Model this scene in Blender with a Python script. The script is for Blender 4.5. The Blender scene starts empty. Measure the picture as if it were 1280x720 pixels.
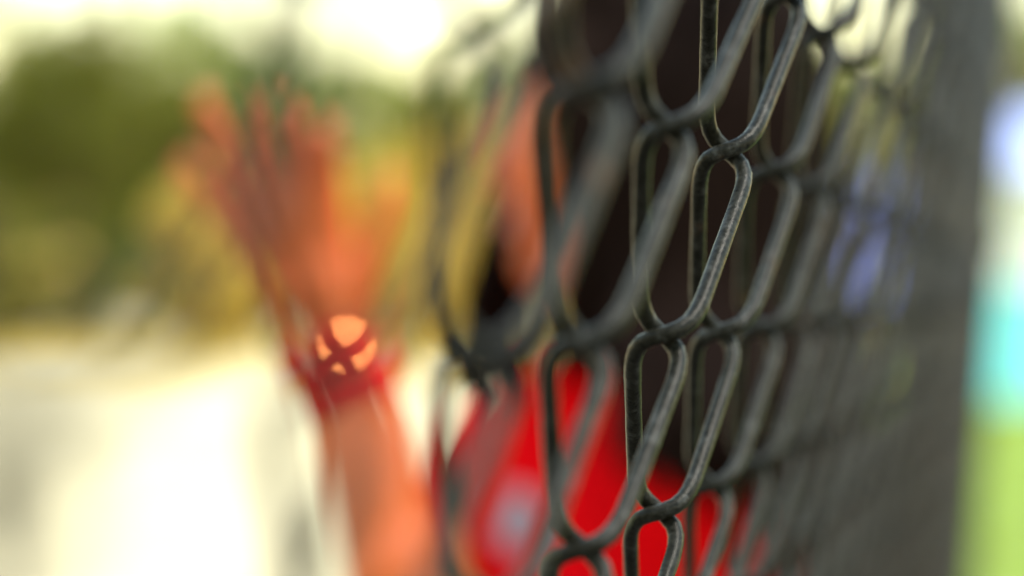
import bpy, math, random
import numpy as np
from mathutils import Vector, Matrix

random.seed(7)
rng = np.random.default_rng(7)
R = math.radians
scene = bpy.context.scene
COL = scene.collection

# ------------------------------------------------------------------ camera
EYE = 1.35
FPX = 2900.0 / 1280.0            # focal length in frame widths
cam_d = bpy.data.cameras.new('camera')
cam_d.sensor_width = 36.0
cam_d.sensor_fit = 'HORIZONTAL'
cam_d.lens = 36.0 * FPX
cam_d.clip_start = 0.01
cam_d.clip_end = 3000
cam_d.dof.use_dof = True
cam_d.dof.focus_distance = 0.437
cam_d.dof.aperture_fstop = 5.4
cam = bpy.data.objects.new('camera', cam_d)
cam.location = (0, 0, EYE)
cam.rotation_euler = (R(90.36), 0, 0)
COL.objects.link(cam)
scene.camera = cam

# ------------------------------------------------------------------ sky and sun
SUN_AZ = 105.0                   # degrees from the view direction: high, behind the right shoulder
SUN_EL = 64.0
world = bpy.data.worlds.new('World')
scene.world = world
world.use_nodes = True
wn, wl = world.node_tree.nodes, world.node_tree.links
wn.clear()
sky_n = wn.new('ShaderNodeTexSky')
sky_n.sky_type = 'NISHITA'
sky_n.sun_disc = False
sky_n.sun_elevation = R(SUN_EL)
sky_n.sun_rotation = R(SUN_AZ)
sky_n.air_density = 2.4
sky_n.dust_density = 0.0
sky_n.ozone_density = 1.0
tint = wn.new('ShaderNodeMix')
tint.data_type = 'RGBA'
tint.blend_type = 'MULTIPLY'
tint.inputs['Factor'].default_value = 1.0
tint.inputs['B'].default_value = (1.0, 0.98, 0.92, 1)
bg = wn.new('ShaderNodeBackground')
bg.inputs['Strength'].default_value = 0.15
wo = wn.new('ShaderNodeOutputWorld')
wl.new(sky_n.outputs['Color'], tint.inputs['A'])
wl.new(tint.outputs['Result'], bg.inputs['Color'])
wl.new(bg.outputs['Background'], wo.inputs['Surface'])

TO_SUN = Vector((math.sin(R(SUN_AZ)) * math.cos(R(SUN_EL)),
                 math.cos(R(SUN_AZ)) * math.cos(R(SUN_EL)),
                 math.sin(R(SUN_EL))))
sun_d = bpy.data.lights.new('sun', 'SUN')
sun_d.energy = 2.8
sun_d.angle = R(8)
sun_d.color = (1.0, 0.93, 0.80)
sun = bpy.data.objects.new('sun', sun_d)
sun.rotation_euler = TO_SUN.to_track_quat('Z', 'Y').to_euler()
sun.location = TO_SUN * 20
COL.objects.link(sun)

# ------------------------------------------------------------------ exposure, render
scene.view_settings.view_transform = 'Standard'
scene.view_settings.look = 'None'
scene.view_settings.exposure = 1.42
scene.view_settings.gamma = 1.0
scene.view_settings.use_curve_mapping = False
scene.render.engine = 'CYCLES'
scene.cycles.use_denoising = True
scene.cycles.use_adaptive_sampling = False
scene.cycles.sample_clamp_indirect = 8.0

# ------------------------------------------------------------------ helpers
def tag(o, label=None, cat=None, group=None, kind=None):
    if label: o['label'] = label
    if cat: o['category'] = cat
    if group: o['group'] = group
    if kind: o['kind'] = kind
    return o

def empty(name, loc=(0, 0, 0)):
    o = bpy.data.objects.new(name, None)
    o.location = loc
    o.empty_display_size = 0.1
    COL.objects.link(o)
    return o

def mesh_np(name, co, faces, smooth=True):
    me = bpy.data.meshes.new(name)
    if isinstance(faces, np.ndarray):                 # fast path, all faces of one size
        co = np.ascontiguousarray(co, dtype=np.float32); k = faces.shape[1]; nf = len(faces)
        me.vertices.add(len(co)); me.vertices.foreach_set('co', co.ravel())
        me.loops.add(nf * k); me.loops.foreach_set('vertex_index', np.ascontiguousarray(faces, dtype=np.int32).ravel())
        me.polygons.add(nf); me.polygons.foreach_set('loop_start', np.arange(0, nf * k, k, dtype=np.int32))
        me.polygons.foreach_set('use_smooth', np.full(nf, smooth, dtype=bool))
        me.update(calc_edges=True); me.validate()
        return me
    me.from_pydata([tuple(c) for c in co], [], [tuple(f) for f in faces])
    if smooth:
        me.polygons.foreach_set('use_smooth', [True] * len(me.polygons))
    me.update()
    return me

def link(name, me, mat=None, parent=None):
    o = bpy.data.objects.new(name, me)
    if mat is not None and not me.materials:
        me.materials.append(mat)
    COL.objects.link(o)
    if parent is not None:
        o.parent = parent
        o.matrix_parent_inverse = Matrix.Identity(4)
        # children are written in world space: shift into the parent's frame
        o.location = -Vector(parent.location) if parent.parent is None else (0, 0, 0)
    return o

class MB:
    """collects closed shapes into one mesh"""
    def __init__(self):
        self.v, self.f, self.n = [], [], 0
    def add(self, co, faces):
        self.v.extend([tuple(map(float, c)) for c in co])
        self.f.extend([tuple(i + self.n for i in f) for f in faces])
        self.n += len(co)
    def box(self, lo, hi, rz=0.0, c=None):
        x0, y0, z0 = lo; x1, y1, z1 = hi
        P = [Vector(p) for p in ((x0,y0,z0),(x1,y0,z0),(x1,y1,z0),(x0,y1,z0),(x0,y0,z1),(x1,y0,z1),(x1,y1,z1),(x0,y1,z1))]
        if rz:
            c = Vector(c) if c is not None else (Vector(lo) + Vector(hi)) / 2
            m = Matrix.Rotation(rz, 3, 'Z')
            P = [m @ (p - c) + c for p in P]
        self.add(P, [(0,3,2,1),(4,5,6,7),(0,1,5,4),(1,2,6,5),(2,3,7,6),(3,0,4,7)])
    def tube(self, pts, rad, seg=10, caps=True, flat=None):
        """flat: (axis, factor) squashes the section along a world axis"""
        pts = [Vector(p) for p in pts]
        if not hasattr(rad, '__len__'): rad = [rad] * len(pts)
        ref = None
        co, fa = [], []
        for i, p in enumerate(pts):
            t = (pts[min(i+1, len(pts)-1)] - pts[max(i-1, 0)])
            t.normalize()
            if ref is None:
                ref = t.orthogonal().normalized()
            else:
                ref = (ref - t * ref.dot(t)).normalized()
            b = t.cross(ref)
            for k in range(seg):
                a = 2 * math.pi * k / seg
                d = (ref * math.cos(a) + b * math.sin(a)) * rad[i]
                if flat is not None:
                    ax = flat[0]
                    d = d - ax * d.dot(ax) * (1 - flat[1])
                co.append(p + d)
        n = len(pts)
        for i in range(n - 1):
            for k in range(seg):
                a, b2 = i*seg + k, i*seg + (k+1) % seg
                fa.append((a, b2, b2 + seg, a + seg))
        if caps:
            fa.append(tuple(reversed(range(seg))))
            fa.append(tuple(range((n-1)*seg, n*seg)))
        self.add(co, fa)
    def capsule(self, p0, p1, r0, r1, seg=16, flat=None):
        """tapered limb with round ends"""
        p0, p1 = Vector(p0), Vector(p1)
        t = (p1 - p0).normalized()
        pts, rad = [], []
        for a in (-88, -65, -40, -18):
            pts.append(p0 + t * r0 * math.sin(R(a))); rad.append(r0 * math.cos(R(a)))
        for s in (0, .25, .5, .75, 1):
            pts.append(p0.lerp(p1, s)); rad.append(r0 + (r1 - r0) * s)
        for a in (18, 40, 65, 88):
            pts.append(p1 + t * r1 * math.sin(R(a))); rad.append(r1 * math.cos(R(a)))
        self.tube(pts, rad, seg, True, flat)
    def ell(self, c, r, rot=None, seg=24, rings=16):
        c = Vector(c); co = []; fa = []
        for i in range(rings + 1):
            th = math.pi * (i + .02) / (rings + .04)
            for k in range(seg):
                a = 2 * math.pi * k / seg
                p = Vector((r[0]*math.sin(th)*math.cos(a), r[1]*math.sin(th)*math.sin(a), r[2]*math.cos(th)))
                if rot is not None: p = rot @ p
                co.append(c + p)
        for i in range(rings):
            for k in range(seg):
                a, b = i*seg + k, i*seg + (k+1) % seg
                fa.append((a, a + seg, b + seg, b))
        fa.append(tuple(range(seg))); fa.append(tuple(reversed(range(rings*seg, (rings+1)*seg))))
        self.add(co, fa)
    def prism(self, poly, z0, z1):
        n = len(poly)
        co = [(x, y, z0) for x, y in poly] + [(x, y, z1) for x, y in poly]
        fa = [tuple(reversed(range(n))), tuple(range(n, 2*n))] + [(i, (i+1) % n, (i+1) % n + n, i + n) for i in range(n)]
        self.add(co, fa)
    def build(self, name, mat=None, parent=None, smooth=True):
        return link(name, mesh_np(name, self.v, self.f, smooth), mat, parent)

def remesh(mb, name, voxel, smooth_it, parent, mat):
    """one continuous surface out of overlapping closed shapes"""
    me = mesh_np(name, mb.v, mb.f)
    tmp = bpy.data.objects.new('tmp', me); COL.objects.link(tmp)
    m = tmp.modifiers.new('r', 'REMESH'); m.mode = 'VOXEL'; m.voxel_size = voxel
    s = tmp.modifiers.new('s', 'SMOOTH'); s.iterations = smooth_it; s.factor = 0.5
    dg = bpy.context.evaluated_depsgraph_get()
    out = bpy.data.meshes.new_from_object(tmp.evaluated_get(dg))
    bpy.data.objects.remove(tmp)
    out.name = name
    out.materials.clear()
    out.polygons.foreach_set('use_smooth', [True] * len(out.polygons))
    return link(name, out, mat, parent)

# ------------------------------------------------------------------ materials
def mat_new(name):
    m = bpy.data.materials.new(name); m.use_nodes = True
    nt = m.node_tree
    return m, nt, nt.nodes['Principled BSDF']

def ramp(nt, src, stops):
    r = nt.nodes.new('ShaderNodeValToRGB')
    e = r.color_ramp.elements
    while len(e) < len(stops): e.new(0.5)
    for i, (p, c) in enumerate(stops):
        e[i].position = p; e[i].color = (*c, 1) if len(c) == 3 else c
    nt.links.new(src, r.inputs['Fac'])
    return r.outputs['Color']

def noise(nt, scale, detail=4, rough=.55, coord='Object', vec=None):
    tc = nt.nodes.new('ShaderNodeTexCoord')
    n = nt.nodes.new('ShaderNodeTexNoise')
    n.inputs['Scale'].default_value = scale; n.inputs['Detail'].default_value = detail
    n.inputs['Roughness'].default_value = rough
    if vec is not None:
        mp = nt.nodes.new('ShaderNodeMapping'); mp.inputs['Scale'].default_value = vec
        nt.links.new(tc.outputs[coord], mp.inputs['Vector']); nt.links.new(mp.outputs['Vector'], n.inputs['Vector'])
    else:
        nt.links.new(tc.outputs[coord], n.inputs['Vector'])
    return n.outputs['Fac']

def bump(nt, b, src, strength, dist):
    n = nt.nodes.new('ShaderNodeBump')
    n.inputs['Strength'].default_value = strength; n.inputs['Distance'].default_value = dist
    nt.links.new(src, n.inputs['Height']); nt.links.new(n.outputs['Normal'], b.inputs['Normal'])

def simple(name, c, rough=.6, metal=0.0, var=.2, scale=30.0, bmp=0.0, bdist=.002, spec=.5):
    m, nt, b = mat_new(name)
    f = noise(nt, scale)
    lo = tuple(max(0, x * (1 - var)) for x in c); hi = tuple(min(1, x * (1 + var)) for x in c)
    nt.links.new(ramp(nt, f, [(.3, lo), (.7, hi)]), b.inputs['Base Color'])
    b.inputs['Roughness'].default_value = rough; b.inputs['Metallic'].default_value = metal
    b.inputs['Specular IOR Level'].default_value = spec
    if bmp: bump(nt, b, f, bmp, bdist)
    return m

def wire_material():
    m, nt, b = mat_new('weathered_galvanised_wire')
    fine = noise(nt, 900, 5, .65)
    blotch = noise(nt, 260, 5, .62)
    rustn = noise(nt, 55, 3, .6)
    base = ramp(nt, blotch, [(.30, (.009, .0084, .0057)), (.52, (.0155, .0152, .0120)), (.74, (.048, .049, .047))])
    speck = ramp(nt, fine, [(.40, (.22, .21, .17)), (.50, (.8, .8, .78)), (.60, (1.5, 1.5, 1.5))])
    mul = nt.nodes.new('ShaderNodeMix'); mul.data_type = 'RGBA'; mul.blend_type = 'MULTIPLY'
    mul.inputs['Factor'].default_value = .55
    nt.links.new(base, mul.inputs['A']); nt.links.new(speck, mul.inputs['B'])
    rfac = ramp(nt, rustn, [(.62, (0, 0, 0)), (.74, (.8, .8, .8))])
    rmix = nt.nodes.new('ShaderNodeMix'); rmix.data_type = 'RGBA'
    nt.links.new(rfac, rmix.inputs['Factor']); nt.links.new(mul.outputs['Result'], rmix.inputs['A'])
    rmix.inputs['B'].default_value = (.09, .045, .018, 1)
    nt.links.new(rmix.outputs['Result'], b.inputs['Base Color'])
    b.inputs['Metallic'].default_value = .0
    nt.links.new(ramp(nt, fine, [(.3, (.24,)*3), (.7, (.40,)*3)]), b.inputs['Roughness'])
    b.inputs['Specular IOR Level'].default_value = .07
    bump(nt, b, fine, .4, .0004)
    return m

def leaf_material(name, c, trans):
    m, nt, b = mat_new(name)
    oi = nt.nodes.new('ShaderNodeNewGeometry')
    lo = tuple(x * .6 for x in c); hi = tuple(min(1, x * 1.5) for x in c)
    col = ramp(nt, oi.outputs['Random Per Island'], [(0, lo), (1, hi)])
    nt.links.new(col, b.inputs['Base Color']); b.inputs['Roughness'].default_value = .6
    b.inputs['Specular IOR Level'].default_value = .25
    tr = nt.nodes.new('ShaderNodeBsdfTranslucent')
    col2 = ramp(nt, oi.outputs['Random Per Island'], [(0, tuple(x*.7 for x in trans)), (1, trans)])
    nt.links.new(col2, tr.inputs['Color'])
    mx = nt.nodes.new('ShaderNodeMixShader'); mx.inputs['Fac'].default_value = .45
    nt.links.new(b.outputs['BSDF'], mx.inputs[1]); nt.links.new(tr.outputs['BSDF'], mx.inputs[2])
    nt.links.new(mx.outputs['Shader'], nt.nodes['Material Output'].inputs['Surface'])
    return m

def skin_material():
    m, nt, b = mat_new('warm_skin')
    f = noise(nt, 40, 4)
    nt.links.new(ramp(nt, f, [(.3, (.56, .098, .013)), (.7, (.68, .130, .019))]), b.inputs['Base Color'])
    b.inputs['Roughness'].default_value = .48
    b.inputs['Subsurface Weight'].default_value = .15
    b.inputs['Subsurface Radius'].default_value = (1, .3, .12)
    b.inputs['Subsurface Scale'].default_value = .006
    f2 = noise(nt, 600, 3)
    bump(nt, b, f2, .15, .0005)
    return m

def ground_material():
    m, nt, b = mat_new('pale_dry_dirt')
    big = noise(nt, .12, 5, .6); mid = noise(nt, 1.6, 6, .65); fine = noise(nt, 40, 4, .7)
    c1 = ramp(nt, big, [(.35, (.52, .43, .24)), (.62, (.68, .575, .36))])
    c2 = ramp(nt, mid, [(.3, (.72, .70, .66)), (.65, (1.0, 1.0, 1.0))])
    mul = nt.nodes.new('ShaderNodeMix'); mul.data_type = 'RGBA'; mul.blend_type = 'MULTIPLY'; mul.inputs['Factor'].default_value = 1
    nt.links.new(c1, mul.inputs['A']); nt.links.new(c2, mul.inputs['B'])
    nt.links.new(mul.outputs['Result'], b.inputs['Base Color'])
    b.inputs['Roughness'].default_value = .9
    bump(nt, b, fine, .5, .02)
    return m

def lawn_material():
    m, nt, b = mat_new('lawn_soil_and_grass')
    mid = noise(nt, 2.2, 6, .65); fine = noise(nt, 60, 4, .7)
    nt.links.new(ramp(nt, mid, [(.3, (.14, .20, .02)), (.7, (.26, .34, .04))]), b.inputs['Base Color'])
    b.inputs['Roughness'].default_value = .9
    bump(nt, b, fine, .8, .03)
    return m

M = {}
M['wire'] = wire_material()
M['post'] = simple('dull_galvanised_pipe', (.014, .0132, .010), .75, .0, .35, 60, .15, .001, .0)
M['skin'] = skin_material()
M['red'] = simple('red_jersey_cloth', (.70, .003, .006), .95, 0, .12, 260, .4, .0015, .0)
M['redband'] = simple('red_terry_band', (.78, .014, .012), .95, 0, .2, 500, .6, .002, .0)
M['white_print'] = simple('white_shirt_print', (.30, .24, .27), .8, 0, .05, 60)
M['hair'] = simple('black_brown_hair', (.006, .0021, .0009), .75, 0, .5, 200, spec=.05)
M['denim'] = simple('dark_blue_denim', (.03, .045, .10), .85, 0, .3, 300, .3, .001, .2)
M['shoe'] = simple('white_canvas_shoe', (.6, .6, .58), .7, 0, .1, 200)
M['rubber'] = simple('shoe_sole_rubber', (.3, .29, .27), .7)
M['eyewhite'] = simple('eye_white', (.75, .72, .68), .15, 0, .03)
M['iris'] = simple('dark_iris', (.03, .015, .008), .08)
M['lip'] = simple('lip_skin', (.42, .07, .045), .4, 0, .1, 80)
M['copper'] = simple('brushed_copper_stud', (.95, .34, .11), .27, 1.0, .05, 300)
M['ground'] = ground_material()
M['lawn'] = lawn_material()
M['asphalt'] = simple('worn_asphalt', (.05, .048, .045), .9, 0, .35, 25, .6, .006)
M['grass'] = leaf_material('lawn_blades', (.26, .36, .04), (.45, .58, .06))
M['drygrass'] = leaf_material('dry_grass_blades', (.62, .46, .12), (.75, .55, .12))
M['bark'] = simple('brown_bark', (.10, .07, .045), .9, 0, .4, 12, .8, .03)
M['leaf_dark'] = leaf_material('dark_olive_leaves', (.13, .135, .02), (.23, .24, .025))
M['leaf_green'] = leaf_material('fresh_green_leaves', (.15, .185, .02), (.28, .37, .03))
M['leaf_yellow'] = leaf_material('golden_yellow_leaves', (.62, .46, .08), (.85, .64, .10))
M['leaf_olive'] = leaf_material('olive_yellow_leaves', (.24, .21, .04), (.42, .36, .06))
M['turq'] = simple('turquoise_painted_boards', (.20, .74, .84), .55, 0, .08, 6)
M['whiteboard'] = simple('white_painted_boards', (.86, .85, .82), .55, 0, .05, 6)
M['blueroof'] = simple('blue_sheet_roof', (.40, .47, .80), .45, 0, .12, 5)
M['signblue'] = simple('violet_blue_enamel', (.17, .20, .74), .45, 0, .1, 5)
M['trim'] = simple('pale_trim_paint', (.74, .73, .70), .5, 0, .05, 8)
M['glass'] = simple('window_glass', (.05, .07, .08), .06, 0, .1, 3, spec=.8)
M['concrete'] = simple('concrete_footing', (.34, .33, .31), .9, 0, .2, 20, .4, .004)

# ------------------------------------------------------------------ ground, lawn
U = Vector((math.sin(R(13.43)), math.cos(R(13.43)), 0))          # along the fence
N = Vector((U.y, -U.x, 0))                                       # towards the camera's side
O = Vector((0.042, 0.449, EYE + 0.0308))                         # the crossing in focus

def sheet(name, poly, z, mat, div=1):
    mb = MB(); n = len(poly)
    mb.add([(x, y, z) for x, y in poly], [tuple(range(n))])
    return tag(mb.build(name, mat, None, False), kind='structure')

sheet('ground', [(-900, -300), (900, -300), (900, 1500), (-900, 1500)], 0.0, M['ground'])
def along(u, w): 
    p = O + U * u + N * w
    return (p.x, p.y)
LAWN = [(.35, 3.4), (8.6, 60), (60, 60), (60, 3.4)]
sheet('lawn', LAWN, 0.004, M['lawn'])
sheet('added_path', [(-18, -14), (40, -14), (40, 3.4), (-18, 3.4)], 0.008, M['asphalt'])  # unseen dark paving, added to cut light bouncing up onto the wires

def blades(name, mat, spots, h, w, label, cat):
    n = len(spots)
    ang = rng.uniform(0, math.pi * 2, n); hh = h * rng.uniform(.5, 1.3, n); ww = w * rng.uniform(.7, 1.3, n)
    lean = rng.normal(0, .35, (n, 2)) * hh[:, None]
    co = np.zeros((n, 3, 3))
    dx, dy = np.cos(ang) * ww / 2, np.sin(ang) * ww / 2
    co[:, 0] = np.c_[spots[:, 0] - dx, spots[:, 1] - dy, np.full(n, .0)]
    co[:, 1] = np.c_[spots[:, 0] + dx, spots[:, 1] + dy, np.full(n, .0)]
    co[:, 2] = np.c_[spots[:, 0] + lean[:, 0], spots[:, 1] + lean[:, 1], hh]
    o = link(name, mesh_np(name, co.reshape(-1, 3), np.arange(n * 3).reshape(-1, 3), False), mat)
    return tag(o, label, cat, kind='stuff')

n = 42000
yy = rng.uniform(0, 1, n) ** .8 * 45 + 3.4
sp = np.c_[.36 + (yy - 3.4) * .1458 + rng.uniform(0, 1, n) ** 1.6 * 12, yy]
blades('lawn_grass', M['grass'], sp, .07, .02, 'bright yellow-green grass of the lawn to the right of the fence', 'grass')
n = 16000
sp = np.c_[rng.uniform(-24, 8, n), rng.uniform(44, 63, n)]
blades('dry_grass', M['drygrass'], sp, .28, .05, 'straw-yellow dry grass at the far edge of the pale ground', 'grass')

# ------------------------------------------------------------------ chain link fence
PITCH = 0.070            # diamond height
COLW = 0.035             # column spacing
WR = 0.00158             # wire radius
POST_U = 1.62            # terminal post, along the fence from the crossing in focus
START_U = -2.45
TOP_S = 0.49             # mesh top above the focus point, along the lean
BOT_S = -1.31
POST_LEAN = math.tan(R(4.5))
EXTRA = math.tan(R(12.0)) - POST_LEAN

def sstep(a, b, x):
    t = np.clip((x - a) / (b - a), 0, 1)
    return t * t * (3 - 2 * t)

def fence_pts(u, s, w):
    """u along, s height about the focus point, w out of the mesh plane (numpy)"""
    g = (1 - sstep(.45, 1.5, u)) * sstep(-2.3, -.9, u)
    w = w + .008 * sstep(.10, .32, -u)
    off = POST_LEAN * s + EXTRA * g * .22 * np.tanh(s / .22)
    slope = POST_LEAN + EXTRA * g / np.cosh(s / .22) ** 2
    c = 1 / np.sqrt(1 + slope ** 2)
    x = O.x + U.x * u + N.x * (off + w * c)
    y = O.y + U.y * u + N.y * (off + w * c)
    z = O.z - .0017 + s - w * c * slope
    return np.stack([x, y, z], -1)

def wire_profile(npts):
    """one pitch of a flattened spiral: returns u, w, v (v falls by one pitch)"""
    half = (COLW + 2 * WR * 1.02) / 2
    bu, bw = .0086, .0049
    def pw(c): return math.copysign(abs(c) ** (2 / 2.55), c)
    L = half - bu
    dense = 400
    # stadium loop, front strand runs right to left, then round the left bend to the back
    U_, W_, S_ = [], [], []
    for k in range(dense):
        U_.append(L - 2 * L * k / dense); W_.append(bw)
    for k in range(dense):
        a = math.pi * k / dense
        U_.append(-L - bu * pw(math.sin(a))); W_.append(bw * pw(math.cos(a)))
    for k in range(dense):
        U_.append(-L + 2 * L * k / dense); W_.append(-bw)
    for k in range(dense):
        a = math.pi * k / dense
        U_.append(L + bu * pw(math.sin(a))); W_.append(-bw * pw(math.cos(a)))
    U_ = np.array(U_ + U_[:1]); W_ = np.array(W_ + W_[:1])
    d = np.hypot(np.diff(U_), np.diff(W_))
    bend = np.tile(np.r_[np.zeros(dense), np.ones(dense)], 2)
    rate = d * (1 - .42 * (np.abs(np.diff(W_)) / d) ** 2)
    # smooth the change of slope between straight and bend
    ker = np.hanning(81); ker /= ker.sum()
    per = rate / d
    per = np.convolve(np.r_[per[-200:], per, per[:200]], ker, 'same')[200:-200]
    rate = d * per
    v = np.r_[0, np.cumsum(rate)]; v = v / v[-1] * PITCH
    arc = np.r_[0, np.cumsum(np.sqrt(d**2 + np.diff(v)**2))]
    q = np.linspace(0, arc[-1], npts + 1)[:-1]
    return np.interp(q, arc, U_), np.interp(q, arc, W_), np.interp(q, arc, v), v[int(1.5 * dense)]

def tube_np(P, rad, seg):
    T = np.gradient(P, axis=0); T /= np.linalg.norm(T, axis=1)[:, None]
    A = np.array([N.x, N.y, 0.05]); B1 = np.cross(T, np.array([U.x, U.y, U.z]) * .3 + A)
    B1 /= np.linalg.norm(B1, axis=1)[:, None]
    # parallel transport to stop twisting
    ref = B1[0]; out = []
    for i in range(len(P)):
        ref = ref - T[i] * (ref @ T[i]); ref = ref / np.linalg.norm(ref); out.append(ref)
    B1 = np.array(out); B2 = np.cross(T, B1)
    a = np.arange(seg) * 2 * math.pi / seg
    rad = np.asarray(rad).reshape(-1, 1, 1) if np.ndim(rad) else rad
    ring = P[:, None, :] + rad * (B1[:, None, :] * np.cos(a)[None, :, None] + B2[:, None, :] * np.sin(a)[None, :, None])
    n = len(P)
    i = np.arange(n - 1)[:, None] * seg; k = np.arange(seg)[None, :]; k2 = (k + 1) % seg
    F = np.stack([i + k, i + k2, i + seg + k2, i + seg + k], -1).reshape(-1, 4)
    return ring.reshape(-1, 3), F

fence_base = O + U * POST_U
fence_loc = Vector((fence_base.x - N.x * .11, fence_base.y - N.y * .11, 0))
fence = empty('chain_link_fence', fence_loc)
tag(fence, 'weathered grey chain-link fence leaning past the lens, sharp in the middle of the photo', 'fence')

c0 = int(round(START_U / COLW)) + 1
c1 = int(round(POST_U / COLW)) - 1
for c in range(c0, c1 + 1):
    # spiral between crossing columns c-1 and c; the spiral left of column 0 has its right bend at row 0
    uc = (c - .5) * COLW
    near = -.16 < uc < .55
    pu, pw, pv, vleft = wire_profile(44 if near else 16)
    seg = 14 if near else 6
    phase = 0.0 if c % 2 == 0 else PITCH / 2
    turns = int((TOP_S - BOT_S) / PITCH)
    top = PITCH * 7
    uq = np.tile(pu, turns); wq = np.tile(pw, turns)
    sq = top - (np.tile(pv, turns) + np.repeat(np.arange(turns) * PITCH, len(pu)))
    # v of the left bend sits on the row where this spiral hooks its left neighbour
    sq = sq + vleft + phase + PITCH * .5
    keep = (sq < TOP_S) & (sq > BOT_S)
    uq, wq, sq = uq[keep], wq[keep], sq[keep]
    ph = rng.uniform(0, 6.28, 4)
    ju = uc + uq + .0007 * np.sin(sq * 21 + ph[0]) + .0005 * np.sin(sq * 47 + ph[1])
    jw = wq * (1 + .06 * np.sin(sq * 33 + ph[2])) + .0008 * np.sin(sq * 17 + ph[3])
    P = fence_pts(ju, sq, jw)
    rad = WR * (1 + .025 * np.sin(sq * 900 + ph[0]) * np.sin(sq * 370 + ph[1]))
    co, fa = tube_np(P, rad, seg)
    link('wire', mesh_np('wire', co, fa), M['wire'], fence)

def lean_line(u, s0, s1, w=0.0, n=24):
    s = np.linspace(s0, s1, n); return fence_pts(np.full(n, u), s, np.full(n, w))

def straight_post(u, w, s0, s1):
    a = fence_pts(np.array([u]), np.array([0.0]), np.array([w]))[0]
    d = np.array([N.x * POST_LEAN, N.y * POST_LEAN, 1.0])
    return Vector(a + d * s0), Vector(a + d * s1)

posts = []
for u in (POST_U + .02, START_U - .02):
    mb = MB()
    p0, p1 = straight_post(u, -.036, -1.44, .55)
    mb.tube([p0, p0.lerp(p1, .5), p1], .042, 28)
    post = mb.build('post', M['post'], fence)
    cap = MB()
    ax = (p1 - p0).normalized()
    cap.tube([p1 - ax * .02, p1 + ax * .004, p1 + ax * .018, p1 + ax * .028, p1 + ax * .032], [.046, .046, .040, .024, .003], 28)
    cap.build('post_cap', M['post'], fence)
    ft = MB()
    g0 = p0 + ax * ((-p0.z) / ax.z)
    ft.tube([(g0.x, g0.y, -.1), (g0.x, g0.y, .02), (g0.x, g0.y, .045)], [.14, .14, .11], 20)
    ft.build('footing', M['concrete'], fence)
    sgn = -1 if u > 0 else 1
    bar = MB()
    q = lean_line(u + sgn * .036, BOT_S + .02, TOP_S - .02, 0.0, 20)
    bar.tube(q, .004, 6)
    bar.build('tension_bar', M['post'], fence)
    for s in (-1.2, -.75, -.32, .02, .36):
        bd = MB()
        cpt = p0.lerp(p1, (s + 1.44) / 1.99)
        ring = []
        for k in range(25):
            a = 2 * math.pi * k / 24
            ring.append(cpt + (U * math.cos(a) + N * math.sin(a)) * .0445)
        for zz in (-.008, -.003, .003, .008):
            bd.tube([r + ax * zz for r in ring], .0026, 6, False)
        bd.build('tension_band', M['post'], fence)
rail = MB()
ra = straight_post(START_U - .02, -.024, .49, .5)[1]; rb = straight_post(POST_U + .02, -.024, .49, .5)[1]
rail.tube([ra.lerp(rb, k / 10) for k in range(11)], .019, 16)
rail.build('top_rail', M['post'], fence)
tw = MB()
uL = np.linspace(START_U, POST_U, 60)
tw.tube(fence_pts(uL, np.full(60, BOT_S + .03), np.full(60, -.0105)), .0024, 6)
tw.build('tension_wire', M['post'], fence)

# ------------------------------------------------------------------ person
D0 = 1.5
def px(x, y, d=D0):
    """photo pixel at depth d -> world point"""
    return Vector(((x - 640) / 2900 * d, d, EYE + (378 - y) / 2900 * d))

person = empty('person', (0.085, 1.56, 0))
tag(person, 'person in a red shirt with black hair raising an open hand behind the fence', 'person')
BA = R(62)                                   # body turned to the left of the picture
bf = Vector((-math.sin(BA), -math.cos(BA), 0)); br = Vector((-math.cos(BA), math.sin(BA), 0))
Z = Vector((0, 0, 1))
PB = Vector((0.085, 1.56, 0))                 # under the neck
HA = R(80)
hf = Vector((-math.sin(HA), -math.cos(HA), 0)); hr = Vector((-math.cos(HA), math.sin(HA), 0))
def bp(r, f, z): return PB + br * r + bf * f + Z * z
HC = Vector((0.084, 1.53, 1.470))            # centre of the head
def hp(r, f, z): return HC + hr * r + hf * f + Z * z
Hrot = Matrix((hr, -hf, Z)).transposed()     # local x = right, y = back, z = up
Brot = Matrix((br, -bf, Z)).transposed()

b = MB()
# head
b.ell(hp(0, -.012, .020), (.070, .090, .090), Hrot)
b.ell(hp(0, .022, -.030), (.060, .066, .082), Hrot)
b.ell(hp(0, .050, -.092), (.030, .030, .024), Hrot)
b.capsule(hp(.0, .030, -.072), hp(.044, -.012, -.055), .030, .024)
b.capsule(hp(.0, .030, -.072), hp(-.044, -.012, -.055), .030, .024)
b.capsule(hp(-.030, .066, .012), hp(.030, .066, .012), .014, .014)            # brow
b.capsule(hp(0, .082, .004), hp(0, .100, -.034), .007, .011)                  # nose
b.capsule(hp(-.010, .090, -.036), hp(.010, .090, -.036), .008, .008)
b.capsule(hp(-.034, .060, -.026), hp(.034, .060, -.026), .018, .018)          # cheeks
b.capsule(hp(-.016, .080, -.062), hp(.016, .080, -.062), .009, .009)          # mouth
for s in (1, -1):
    b.capsule(hp(s*.071, -.010, .014), hp(s*.068, -.002, -.026), .012, .008, flat=(hr, .5))
# neck and trunk
b.capsule(hp(0, -.02, -.06), bp(0, -.005, 1.24), .050, .054)
b.capsule(bp(-.12, 0, 1.225), bp(.12, 0, 1.225), .052, .052)
b.capsule(bp(0, .01, 1.16), bp(0, 0, .86), .105, .10, flat=(bf, .75))
b.capsule(bp(-.05, 0, .82), bp(.05, 0, .82), .11, .11, flat=(bf, .85))
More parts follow.
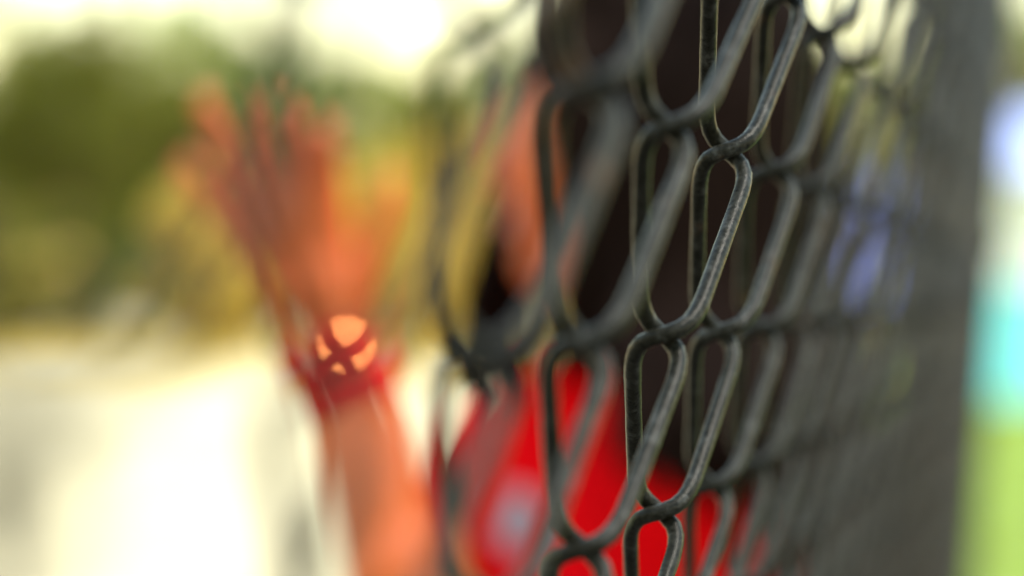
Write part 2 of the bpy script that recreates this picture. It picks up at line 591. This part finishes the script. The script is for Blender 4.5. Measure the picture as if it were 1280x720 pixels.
# legs
for s in (1, -1):
    b.capsule(bp(s*.078, 0, .80), bp(s*.085, .02, .44), .080, .054)
    b.capsule(bp(s*.085, .02, .44), bp(s*.09, -.01, .09), .050, .034)
    b.capsule(bp(s*.09, -.015, .05), bp(s*.10, .13, .035), .036, .026, flat=(Z, .8))
# arm hanging down (person's left)
LS, LE, LW = bp(-.136, 0, 1.235), bp(-.165, -.03, .985), bp(-.165, .06, .765)
b.capsule(LS, LE, .046, .036); b.capsule(LE, LW, .036, .024)
b.capsule(LW, LW + Vector((0, 0, -.07)) + bf*.015, .024, .030, flat=(br, .55))
for k, (df, ln) in enumerate(((.045, .055), (.022, .065), (0, .060), (-.022, .048))):
    a0 = LW + Vector((0, 0, -.08)) + bf * (df * .8 + .012)
    a1 = a0 + Vector((0, 0, -ln * .6)) + bf * .006 ; a2 = a1 + Vector((0, 0, -ln * .5)) - br * .0 + br * .014
    b.capsule(a0, a1, .009, .008); b.capsule(a1, a2, .008, .0065)
t0 = LW + Vector((0, 0, -.03)) + bf * .02
b.capsule(t0, t0 + Vector((0, 0, -.035)) + bf * .025, .012, .010); b.capsule(t0 + Vector((0, 0, -.035)) + bf * .025, t0 + Vector((0, 0, -.065)) + bf * .03, .009, .007)
# raised arm (person's right) with the palm to the camera
RS = bp(.150, .0, 1.245)
RE = px(556, 905, 1.46)
RW = px(428, 462, 1.47)
b.capsule(RS, RE, .046, .038)
b.capsule(RE, RE.lerp(RW, .45), .042, .040); b.capsule(RE.lerp(RW, .45), RW, .040, .0255, flat=(Vector((0, 1, 0)), .85))
PY = Vector((0, 1, 0))
def fp(x, y, dy): 
    q = px(x, y, 1.47); q.y += dy; return q
bases = dict(pinky=(345, 335), ring=(362, 308), middle=(388, 293), index=(416, 296))
tips = dict(pinky=(244, 212), ring=(272, 138), middle=(352, 140), index=(402, 165))
rads = dict(pinky=.0098, ring=.0112, middle=.0112, index=.0110)
wrist_f = dict(pinky=(418, 440), ring=(428, 436), middle=(438, 434), index=(448, 436))
for k in bases:
    bx, by = bases[k]; tx, ty = tips[k]; r = rads[k]; wx, wy = wrist_f[k]
    b.capsule(fp(wx, wy, 0), fp(bx, by, -.002), .0150, .0125, flat=(PY, .85))
    j1 = fp(bx + (tx-bx)*.45, by + (ty-by)*.45, -.006)
    j2 = fp(bx + (tx-bx)*.75, by + (ty-by)*.75, -.016)
    j3 = fp(tx, ty, -.030)
    b.capsule(fp(bx, by, -.002), j1, r*1.12, r*1.0); b.capsule(j1, j2, r*1.0, r*.93); b.capsule(j2, j3, r*.93, r*.78)
b.capsule(fp(385, 350, -.003), fp(420, 395, -.002), .022, .020, flat=(PY, .6))
b.capsule(fp(440, 430, -.004), fp(458, 350, -.016), .0175, .0145)
b.capsule(fp(458, 350, -.016), fp(481, 285, -.024), .0125, .0110); b.capsule(fp(481, 285, -.024), fp(497, 232, -.028), .0108, .0082)
remesh(b, 'body', .0038, 4, person, M['skin'])

# eyes, lips, brows
for s in (1, -1):
    e = MB(); e.ell(hp(s*.030, .0605, .000), (.0125, .0125, .0115), Hrot, 16, 10)
    eo = e.build('eye', M['eyewhite'], person)
    i = MB(); i.ell(hp(s*.030, .0712, .000), (.0052, .0030, .0052), Hrot, 12, 8)
    io = i.build('iris', M['iris'], eo)
    w = MB(); w.capsule(hp(s*.016, .082, .020), hp(s*.044, .072, .021), .0035, .0022, 8); w.build('eyebrow', M['hair'], person)
lp = MB(); lp.capsule(hp(-.020, .084, -.060), hp(.020, .084, -.060), .0050, .0050, 10); lp.capsule(hp(-.015, .085, -.067), hp(.015, .085, -.067), .0055, .0055, 10)
lp.build('lips', M['lip'], person)

# hair: a cap and many locks that hang to the shoulders
h = MB()
h.ell(hp(0, -.020, .034), (.088, .102, .100), Hrot)
rnd = random.Random(3)
for k in range(230):
    a = rnd.uniform(R(46), R(306))                    # angle round the head, 0 = face
    el = rnd.uniform(R(15), R(80))
    r0 = hp(.088*math.sin(a)*math.cos(el), -.020 + .102*math.cos(a)*math.cos(el), .034 + .100*math.sin(el))
    sx, cx = math.sin(a), math.cos(a)
    r1 = hp(.096*sx, -.020 + .106*cx, rnd.uniform(-.01, .03))
    r2 = hp(.098*sx + rnd.uniform(-.01, .01), -.028 + .106*cx + rnd.uniform(-.01, .01), -.08 + rnd.uniform(-.02, .02))
    r3 = hp(.082*sx + rnd.uniform(-.015, .015), -.035 + .090*cx + rnd.uniform(-.02, .02), -.155 + rnd.uniform(-.04, .03))
    pts = []
    for t in np.linspace(0, 1, 10):
        u_ = 1 - t
        pts.append(r0*u_**3 + r1*3*u_*u_*t + r2*3*u_*t*t + r3*t**3)
    h.tube(pts, [.006, .009, .0095, .0095, .009, .0085, .0075, .006, .0045, .0015], 6)
for k in range(60):                                   # parting swept over the brow
    a = rnd.uniform(R(-40), R(40))
    r0 = hp(.02 + .05*math.sin(a), .0 + rnd.uniform(-.02, .03), .132)
    r1 = hp(.075*math.sin(a) + (.02 if a > 0 else -.02), .090*math.cos(a), .095)
    r2 = hp((.074 if a > 0 else -.074), .030, .03 + rnd.uniform(-.01, .02))
    pts = [r0.lerp(r1, t).lerp(r1.lerp(r2, t), t) for t in np.linspace(0, 1, 8)]
    h.tube(pts, [.005, .007, .0075, .0075, .007, .0065, .005, .002], 6)
for k in range(46):                                   # locks that fall past the cheek to the collar
    side = 1 if k % 3 else -1
    f0, o1, o2 = rnd.uniform(.035, .07), rnd.uniform(-.012, .012), rnd.uniform(-.015, .015)
    key = [hp(side*.074, f0, .055), hp(side*.080, f0 + .008, -.01), hp(side*.070 + o1, f0 + .022, -.075), hp(side*.060 + o1, f0 + .034 + o2, -.12), hp(side*.058 + o1, f0 + .036 + o2*1.5, -.185 + o2)]
    if side < 0: key = key[:2] + [hp(-.080 + o1*.4, f0 - .01, -.075), hp(-.078 + o1*.4, f0 - .005 + o2, -.12), hp(-.075, f0 + o2, -.17)]
    pts = []
    for i in range(4):
        for t in (0, .5): pts.append(key[i].lerp(key[i+1], t))
    pts.append(key[-1])
    h.tube(pts, [.004, .0065, .008, .0085, .0085, .008, .007, .005, .0015], 6)
for k in range(100):                                  # long locks laid over the near shoulder
    a = R(rnd.uniform(230, 304))
    if a < R(250) and rnd.random() < .8: continue
    sx, cx = math.sin(a), math.cos(a)
    o1, o2 = rnd.uniform(-.012, .012), rnd.uniform(-.02, .02)
    L = rnd.uniform(-.25, -.175) - (.12 if a < R(266) else 0)
    key = [hp(.090*sx, -.020 + .100*cx, .05), hp(.100*sx, -.024 + .108*cx, -.04), hp(.108*sx, -.03 + .112*cx + o1, -.125),
           hp(.165*sx, -.03 + .118*cx + o1, -.150), hp(.212*sx + o1*.3, -.03 + .120*cx + o2, -.20), hp(.222*sx + o1*.3, -.03 + .118*cx + o2*1.4, L)]
    pts = []
    for i in range(len(key) - 1):
        for t in (0, .5):
            pts.append(key[i].lerp(key[i+1], t))
    pts.append(key[-1])
    h.tube(pts, [.005, .008, .009, .0095, .0095, .0095, .0095, .009, .008, .006, .002], 6)
h.build('hair', M['hair'], person)

# red shirt with short sleeves
s_ = MB()
s_.capsule(bp(-.112, 0, 1.235), bp(.118, 0, 1.235), .062, .064)
s_.capsule(bp(0, 0, 1.27), bp(0, 0, 1.20), .075, .10)
s_.capsule(bp(0, .012, 1.17), bp(0, .01, .90), .128, .125, flat=(bf, .80))
s_.capsule(bp(-.05, 0, .84), bp(.05, 0, .84), .120, .120, flat=(bf, .9))
s_.capsule(bp(.06, .07, 1.14), bp(-.06, .07, 1.14), .058, .058)
s_.capsule(RS, RS.lerp(RE, .55), .062, .060)
s_.capsule(LS, LS.lerp(LE, .55), .051, .051)
shirt = remesh(s_, 'shirt', .007, 6, person, M['red'])
for v in shirt.data.vertices:
    q = v.co
    f = math.sin(q.z*55 + q.x*40 + 2*math.sin(q.x*30)) * .5 + math.sin(q.x*70 - q.z*38 + 1.5*math.sin(q.z*22)) * .5
    v.co = q + v.normal * (.0055 * f)
shirt.data.update()
# collar and hem ribs
cr = MB(); ring = [bp(.060*math.sin(t), .062*math.cos(t) + .002, 1.316 + .018*-math.cos(t)) for t in np.linspace(0, 2*math.pi, 30)]
cr.tube(ring, .009, 8, False); cr.build('collar', M['red'], person)
# white print on the chest: a thin raised copy of the cloth under it
from mathutils.bvhtree import BVHTree
bvh = BVHTree.FromPolygons([v.co.copy() for v in shirt.data.vertices], [tuple(p.vertices) for p in shirt.data.polygons])
cen = px(648, 668, 1.40)
vv, ff = [], []
for i in range(8):
    for k in range(28):
        t = 2*math.pi*k/28; rr = (i + .02)/7
        q = cen + Vector((.017*rr*math.cos(t), -.6, .019*rr*math.sin(t)))
        hit, nrm, _, _ = bvh.ray_cast(q, PY)
        vv.append((hit if hit is not None else q) + Vector((0, -.0025, 0)))
for i in range(7):
    for k in range(28):
        ff.append((i*28+k, i*28+(k+1) % 28, (i+1)*28+(k+1) % 28, (i+1)*28+k))
link('shirt_print', mesh_np('shirt_print', vv, ff), M['white_print'], person)
# trousers, shoes
t_ = MB()
t_.capsule(bp(-.05, 0, .83), bp(.05, 0, .83), .112, .112, flat=(bf, .88))
for s in (1, -1):
    t_.capsule(bp(s*.075, 0, .80), bp(s*.085, .02, .44), .090, .066)
    t_.capsule(bp(s*.085, .02, .44), bp(s*.09, -.01, .10), .066, .056)
remesh(t_, 'trousers', .008, 5, person, M['denim'])
for s in (1, -1):
    sh = MB(); sh.capsule(bp(s*.09, -.02, .050), bp(s*.10, .135, .036), .046, .036, flat=(br, .95)); sh.capsule(bp(s*.09, -.015, .10), bp(s*.09, -.015, .06), .048, .048)
    so = remesh(sh, 'shoe', .006, 4, person, M['shoe'])
    sl = MB(); sl.capsule(bp(s*.09, -.025, .012), bp(s*.10, .14, .012), .050, .040, flat=(Z, .24)); sl.build('sole', M['rubber'], so)
# red sweatband on the raised wrist, with a copper stud
wb = MB()
axis = (RW - RE).normalized()
w0, w1 = RW - axis * .022, RW + axis * .034
e1 = axis.cross(PY).normalized(); e2 = axis.cross(e1).normalized()
prof = [(0, .0262), (.005, .0286), (.012, .0295), (.022, .0297), (.032, .0295), (.039, .0286), (.044, .0262), (.044, .0235), (0, .0235)]
co, fa = [], []; SEG = 48
for i, (a, r) in enumerate(prof):
    for k in range(SEG):
        t = 2*math.pi*k/SEG
        co.append(w0 + axis*a + e1*math.cos(t)*r + e2*math.sin(t)*r*.88)
for i in range(len(prof)):
    for k in range(SEG):
        j = (i+1) % len(prof)
        fa.append((i*SEG+k, i*SEG+(k+1) % SEG, j*SEG+(k+1) % SEG, j*SEG+k))
wb.add(co, fa)
band = wb.build('wristband', M['redband'], person)
hn = (TO_SUN + (Vector((0, 0, EYE)) - RW).normalized()).normalized()
sdir = Vector((.12, -.99, 0)); sdir = (sdir - axis * sdir.dot(axis)).normalized()
sc_ = w0 + axis * .037 + sdir * .0320 + Vector((.006, 0, 0))
st = MB(); RR = .030
d1 = hn.orthogonal().normalized(); d2 = hn.cross(d1)
co, fa = [], []
for i, rr in enumerate((.0004, .0016, .0028, .0040, .0050, .0054, .0054)):
    hgt = math.sqrt(RR*RR - min(rr, .0050)**2) - RR if i < 5 else (-.0018 if i == 5 else -.014)
    for k in range(20):
        t = 2*math.pi*k/20
        co.append(sc_ + hn*hgt + (d1*math.cos(t) + d2*math.sin(t))*rr)
for i in range(6):
    for k in range(20):
        fa.append((i*20+k, i*20+(k+1) % 20, (i+1)*20+(k+1) % 20, (i+1)*20+k))
fa.append(tuple(range(20)))
st.add(co, fa)
st.build('stud', M['copper'], band)

# ------------------------------------------------------------------ trees
def leaves_np(centres, radii, nleaf, size, seed):
    g = np.random.default_rng(seed)
    w = np.array([r[0]*r[1]*r[2] for r in radii]); w = w / w.sum()
    pick = g.choice(len(centres), nleaf, p=w)
    d = g.normal(size=(nleaf, 3)); d /= np.linalg.norm(d, axis=1)[:, None]
    rad = g.uniform(.25, 1, nleaf) ** .5
    # thin the crown in patches so that the outline is uneven and gaps show
    pos = np.array(centres)[pick] + d * rad[:, None] * np.array(radii)[pick]
    wave = np.sin(pos[:, 0]*2.3 + seed) * np.sin(pos[:, 1]*2.7 + 1.3*seed) * np.sin(pos[:, 2]*2.1 + .7*seed)
    keep = wave < .38
    pos = pos[keep]; m = len(pos)
    a = g.normal(size=(m, 3)); a /= np.linalg.norm(a, axis=1)[:, None]
    bb = np.cross(a, g.normal(size=(m, 3))); bb /= np.linalg.norm(bb, axis=1)[:, None]
    s = size * g.uniform(.6, 1.4, m)[:, None]
    q = np.stack([pos - a*s, pos + bb*s*.45, pos + a*s, pos - bb*s*.45], 1)
    return q.reshape(-1, 3), np.arange(m*4).reshape(-1, 4)

def tree_proto(kind, seed):
    """unit-size meshes (height about 1): trunk with limbs, crown"""
    g = random.Random(seed); mb = MB(); cs, rs = [], []
    if kind == 'broad':
        mb.tube([(0,0,-.02), (.008,0,.12), (-.01,.01,.30), (.0,.0,.48), (.01,0,.72)], [.035, .028, .024, .018, .006], 9)
        for k in range(11):
            a = k*2.4 + g.uniform(-.3, .3); z0 = g.uniform(.18, .5); L = g.uniform(.18, .32); up = g.uniform(.08, .28)
            p0 = Vector((0, 0, z0)); p1 = Vector((math.cos(a)*L, math.sin(a)*L, z0 + up))
            mb.tube([p0, p0.lerp(p1, .5) + Vector((0, 0, -.01)), p1], [.014, .010, .004], 6)
            cs.append(tuple(p1)); rs.append((g.uniform(.11, .18), g.uniform(.11, .18), g.uniform(.09, .16)))
        for k in range(10):
            cs.append((g.uniform(-.18, .18), g.uniform(-.18, .18), g.uniform(.45, .86))); r = g.uniform(.09, .16); rs.append((r, r, r*.9))
        co, fa = leaves_np(cs, rs, 7000, .020, seed)
    elif kind == 'slim':
        mb.tube([(0,0,-.02), (.004,0,.3), (-.004,.0,.6), (0,0,.97)], [.018, .014, .009, .002], 8)
        for k in range(16):
            a = k*2.4; z0 = .08 + k*.052; L = .055*(1 - k/22)
            mb.tube([(0,0,z0), (math.cos(a)*L, math.sin(a)*L, z0 + .05)], [.006, .002], 5)
        for k in range(22):
            z = .10 + k*.041; r = .075*(math.sin(math.pi*min(1, (k+4)/27))**.7)*g.uniform(.75, 1.15)
            cs.append((g.uniform(-.012, .012), g.uniform(-.012, .012), z)); rs.append((r, r, .05))
        co, fa = leaves_np(cs, rs, 4200, .012, seed)
    else:  # shrub
        for k in range(9):
            a = k*.7; L = g.uniform(.15, .4)
            mb.tube([(0,0,-.02), (math.cos(a)*L*.4, math.sin(a)*L*.4, .3), (math.cos(a)*L, math.sin(a)*L, .7)], [.018, .012, .004], 6)
        for k in range(20):
            a = g.uniform(0, 6.28); L = g.uniform(0, .48)
            cs.append((math.cos(a)*L, math.sin(a)*L, g.uniform(.16, .82 - .3*L))); r = g.uniform(.12, .22); rs.append((r, r, r*.85))
        co, fa = leaves_np(cs, rs, 6000, .040, seed)
    return mesh_np(kind + '_trunk', mb.v, mb.f), mesh_np(kind + '_crown', co, fa, False)

protos = {}
def tree(name, kind, seed, leafmat, x_px, dist, height, width, label, cat, group):
    key = (kind, seed, leafmat)
    if key not in protos:
        t, c = tree_proto(kind, seed)
        t.materials.append(M['bark']); c.materials.append(M[leafmat]); protos[key] = (t, c)
    t, c = protos[key]
    root = empty(name, ((x_px - 640)/2900*dist, dist, 0))
    root.rotation_euler.z = random.uniform(0, 6.28)
    root.scale = (width, width, height)
    tag(root, label, cat, group)
    for nm, me in (('trunk', t), ('crown', c)):
        o = bpy.data.objects.new(nm, me); COL.objects.link(o); o.parent = root
    return root

G1 = 'trees along the far edge of the pale ground'
tree('broad_tree', 'broad', 1, 'leaf_dark', -30, 66, 10.8, 10, 'dark olive tree at the left edge of the photo', 'tree', G1)
tree('broad_tree', 'broad', 2, 'leaf_dark', 112, 64, 9.9, 9.0, 'dark olive tree just right of the one at the left edge', 'tree', G1)
tree('slim_tree', 'slim', 3, 'leaf_dark', 136, 60, 10.0, 10.5, 'tall slim dark tree standing clear above the left treetops', 'tree', G1)
tree('broad_tree', 'broad', 4, 'leaf_green', 230, 78, 10.4, 9.5, 'green tree behind the yellow shrub left of the raised hand', 'tree', G1)
tree('broad_tree', 'broad', 5, 'leaf_green', 330, 80, 10.2, 9.5, 'green tree directly behind the raised fingers', 'tree', G1)
tree('slim_tree', 'slim', 6, 'leaf_dark', 366, 66, 7.6, 8.0, 'slim dark tree behind the raised fingers, left of its twin', 'tree', G1)
tree('slim_tree', 'slim', 3, 'leaf_dark', 410, 66, 7.8, 8.0, 'slim dark tree behind the raised thumb, right of its twin', 'tree', G1)
tree('broad_tree', 'broad', 1, 'leaf_olive', 480, 84, 7.4, 7.0, 'low olive-yellow tree in the gap between hand and head', 'tree', G1)
tree('broad_tree', 'broad', 2, 'leaf_olive', 560, 70, 8.2, 5.2, 'olive-yellow tree beside the left end of the dark hair', 'tree', G1)
tree('broad_tree', 'broad', 4, 'leaf_green', 660, 80, 8.6, 8.0, 'green tree hidden behind the face', 'tree', G1)
tree('broad_tree', 'broad', 5, 'leaf_green', 850, 84, 8.6, 9.0, 'green tree hidden behind the dark hair', 'tree', G1)
tree('broad_tree', 'broad', 7, 'leaf_olive', 1075, 72, 7.9, 7.0, 'olive-yellow tree seen through the fence right of the head', 'tree', G1)
tree('broad_tree', 'broad', 1, 'leaf_olive', 1290, 58, 11.2, 10.0, 'tall olive tree rising behind the turquoise hut', 'tree', G1)
tree('broad_tree', 'broad', 2, 'leaf_dark', 1440, 62, 10.5, 10.0, 'dark olive tree right of the turquoise hut', 'tree', G1)
tree('broad_tree', 'broad', 7, 'leaf_dark', -190, 70, 10, 10, 'dark olive tree outside the left edge of the photo', 'tree', G1)
# the wood behind, one mass at this distance
cs, rs = [], []
for k in range(150):
    X = -34 + k * .42 + random.uniform(-.3, .3)
    top = 12.6 + 1.1 * math.sin(X * .35) + .7 * math.sin(X * .9 + 1) + random.uniform(-.5, .4)
    for q in range(5):
        r = random.uniform(.9, 1.6)
        cs.append((X + random.uniform(-.6, .6), 98 + random.uniform(-2.5, 2.5), .6 + (top - .6) * (q + .5) / 5)); rs.append((r, r, r))
co, fa = leaves_np(cs, rs, 80000, .26, 11)
tag(link('distant_wood', mesh_np('distant_wood', co, fa, False), M['leaf_green']), 'green mass of far woodland behind the single trees', 'woodland', kind='stuff')
G2 = 'golden shrubs in front of the trees'
tree('golden_shrub', 'shrub', 8, 'leaf_yellow', 255, 58, 4.8, 4.0, 'golden yellow shrub left of the raised hand', 'shrub', G2)
tree('golden_shrub', 'shrub', 9, 'leaf_yellow', 370, 60, 4.0, 3.6, 'golden yellow shrub behind the palm of the raised hand', 'shrub', G2)
tree('golden_shrub', 'shrub', 8, 'leaf_yellow', 505, 58, 5.6, 3.4, 'golden yellow shrub right of the raised thumb', 'shrub', G2)
tree('golden_shrub', 'shrub', 9, 'leaf_yellow', 605, 60, 6.4, 3.4, 'golden yellow shrub close to the face', 'shrub', G2)
tree('golden_shrub', 'shrub', 9, 'leaf_olive', 40, 58, 2.6, 4.0, 'olive-yellow shrub under the trees at the left edge', 'shrub', G2)
tree('golden_shrub', 'shrub', 8, 'leaf_olive', 1090, 60, 4.4, 3.4, 'olive-yellow shrub seen through the fence beside the post', 'shrub', G2)

tree('added_dark_shrub', 'shrub', 12, 'leaf_dark', 1128, 4.2, 1.42, .42, 'dark green shrub added close behind the fence to darken the mesh left of the post', 'shrub', None)  # added so that bright background does not leak through the dense mesh
tree('slim_tree', 'slim', 6, 'leaf_dark', 1180, 13, 4.6, 4.6, 'slim dark tree added behind the fence to block bright sky beside the end post', 'tree', G1)  # likewise added, blocks the bright sky behind the upper mesh

# ------------------------------------------------------------------ hut on the lawn
HD = 31.0
def hx(x): return (x - 640)/2900*HD
hut = empty('garden_hut', (hx(1268), HD, 0))
hut.rotation_euler.z = R(12)
tag(hut, 'small hut with turquoise lower walls, white upper walls and a blue roof on the lawn', 'hut')
HX = hx(1268)
x0, x1, y0, y1 = HX - .35, HX + 4.4, HD, HD + 3.4
for a, nm, zt, zb, mt in ((0, 'lower_wall', 1.62, 0.0, 'turq'), (.03, 'upper_wall', 3.06, 1.62, 'whiteboard')):
    w = MB(); w.box((x0 + a, y0 + a, zb), (x1 - a, y1 - a, zt)); wall = w.build(nm, M[mt], hut, False)
    z = zb + .02
    while z < zt - .1:                                   # lapped boards, front and left side
        hgt = min(.20, zt - z)
        q = MB(); q.box((x0 + a - .018, y0 + a - .022, z), (x1 - a + .018, y0 + a - .002, z + hgt - .012)); q.build('board', M[mt], wall, False).location = (0, 0, 0)
        q = MB(); q.box((x0 + a - .022, y0 + a, z), (x0 + a - .002, y1 - a, z + hgt - .012)); q.build('board', M[mt], wall, False)
        z += hgt
w = MB(); w.box((x0 - .04, y0 - .05, 1.585), (x1 + .04, y0 + .03, 1.655)); w.build('trim_rail', M['trim'], hut, False)
rf = MB()
zr0, zr1 = 3.04, 3.95; ym = (y0 + y1)/2
rf.add([(x0-.25, y0-.3, zr0), (x1+.25, y0-.3, zr0), (x1+.25, ym, zr1), (x0-.25, ym, zr1), (x0-.25, y1+.3, zr0), (x1+.25, y1+.3, zr0),
        (x0-.25, y0-.3, zr0+.08), (x1+.25, y0-.3, zr0+.08), (x1+.25, ym, zr1+.08), (x0-.25, ym, zr1+.08), (x0-.25, y1+.3, zr0+.08), (x1+.25, y1+.3, zr0+.08)],
       [(0,3,2,1), (3,4,5,2), (6,7,8,9), (9,8,11,10), (0,1,7,6), (4,10,11,5), (1,2,8,7), (2,5,11,8), (0,6,9,3), (3,9,10,4)])
roof = rf.build('roof', M['blueroof'], hut, False)
k = x0 - .2
while k < x1 + .2:                                       # standing seams
    q = MB(); q.add([(k, y0-.29, zr0+.083), (k+.03, y0-.29, zr0+.083), (k+.03, ym, zr1+.083), (k, ym, zr1+.083),
                     (k, y0-.29, zr0+.118), (k+.03, y0-.29, zr0+.118), (k+.03, ym, zr1+.118), (k, ym, zr1+.118)],
                    [(0,3,2,1),(4,5,6,7),(0,1,5,4),(1,2,6,5),(2,3,7,6),(3,0,4,7)])
    q.build('seam', M['blueroof'], roof, False); k += .42
dx = HX + 1.6
q = MB(); q.box((dx, y0 - .06, .02), (dx + .85, y0 - .024, 2.0)); door = q.build('door', M['trim'], hut, False)
q = MB(); q.capsule((dx + .74, y0 - .10, .98), (dx + .74, y0 - .10, 1.12), .014, .014, 8); q.build('handle', M['post'], door)
q = MB(); q.box((HX - .9, y0 - .05, 1.9), (HX - .2, y0 + .0, 2.6)); win = q.build('window', M['trim'], hut, False)
q = MB(); q.box((HX - .85, y0 - .056, 1.95), (HX - .25, y0 - .05, 2.55)); q.build('pane', M['glass'], win, False)

# ------------------------------------------------------------------ blue board on a post, beyond the fence
SD = 15.0
def sx(x): return (x - 640)/2900*SD
def sz(y): return EYE + (378 - y)/2900*SD
sb = empty('board_sign', (sx(1082), SD, 0))
tag(sb, 'blue and white board on a thin post seen through the fence right of the hair', 'sign')
q = MB(); q.tube([(sx(1082), SD + .03, -.05), (sx(1082), SD + .03, sz(250))], .03, 12); q.build('pole', M['post'], sb)
q = MB(); q.box((sx(1028), SD - .03, sz(372)), (sx(1134), SD - .004, sz(232))); pn = q.build('panel', M['signblue'], sb, False)
q = MB(); q.box((sx(1031), SD - .036, sz(369)), (sx(1058), SD - .031, sz(235))); q.build('stripe', M['whiteboard'], pn, False)
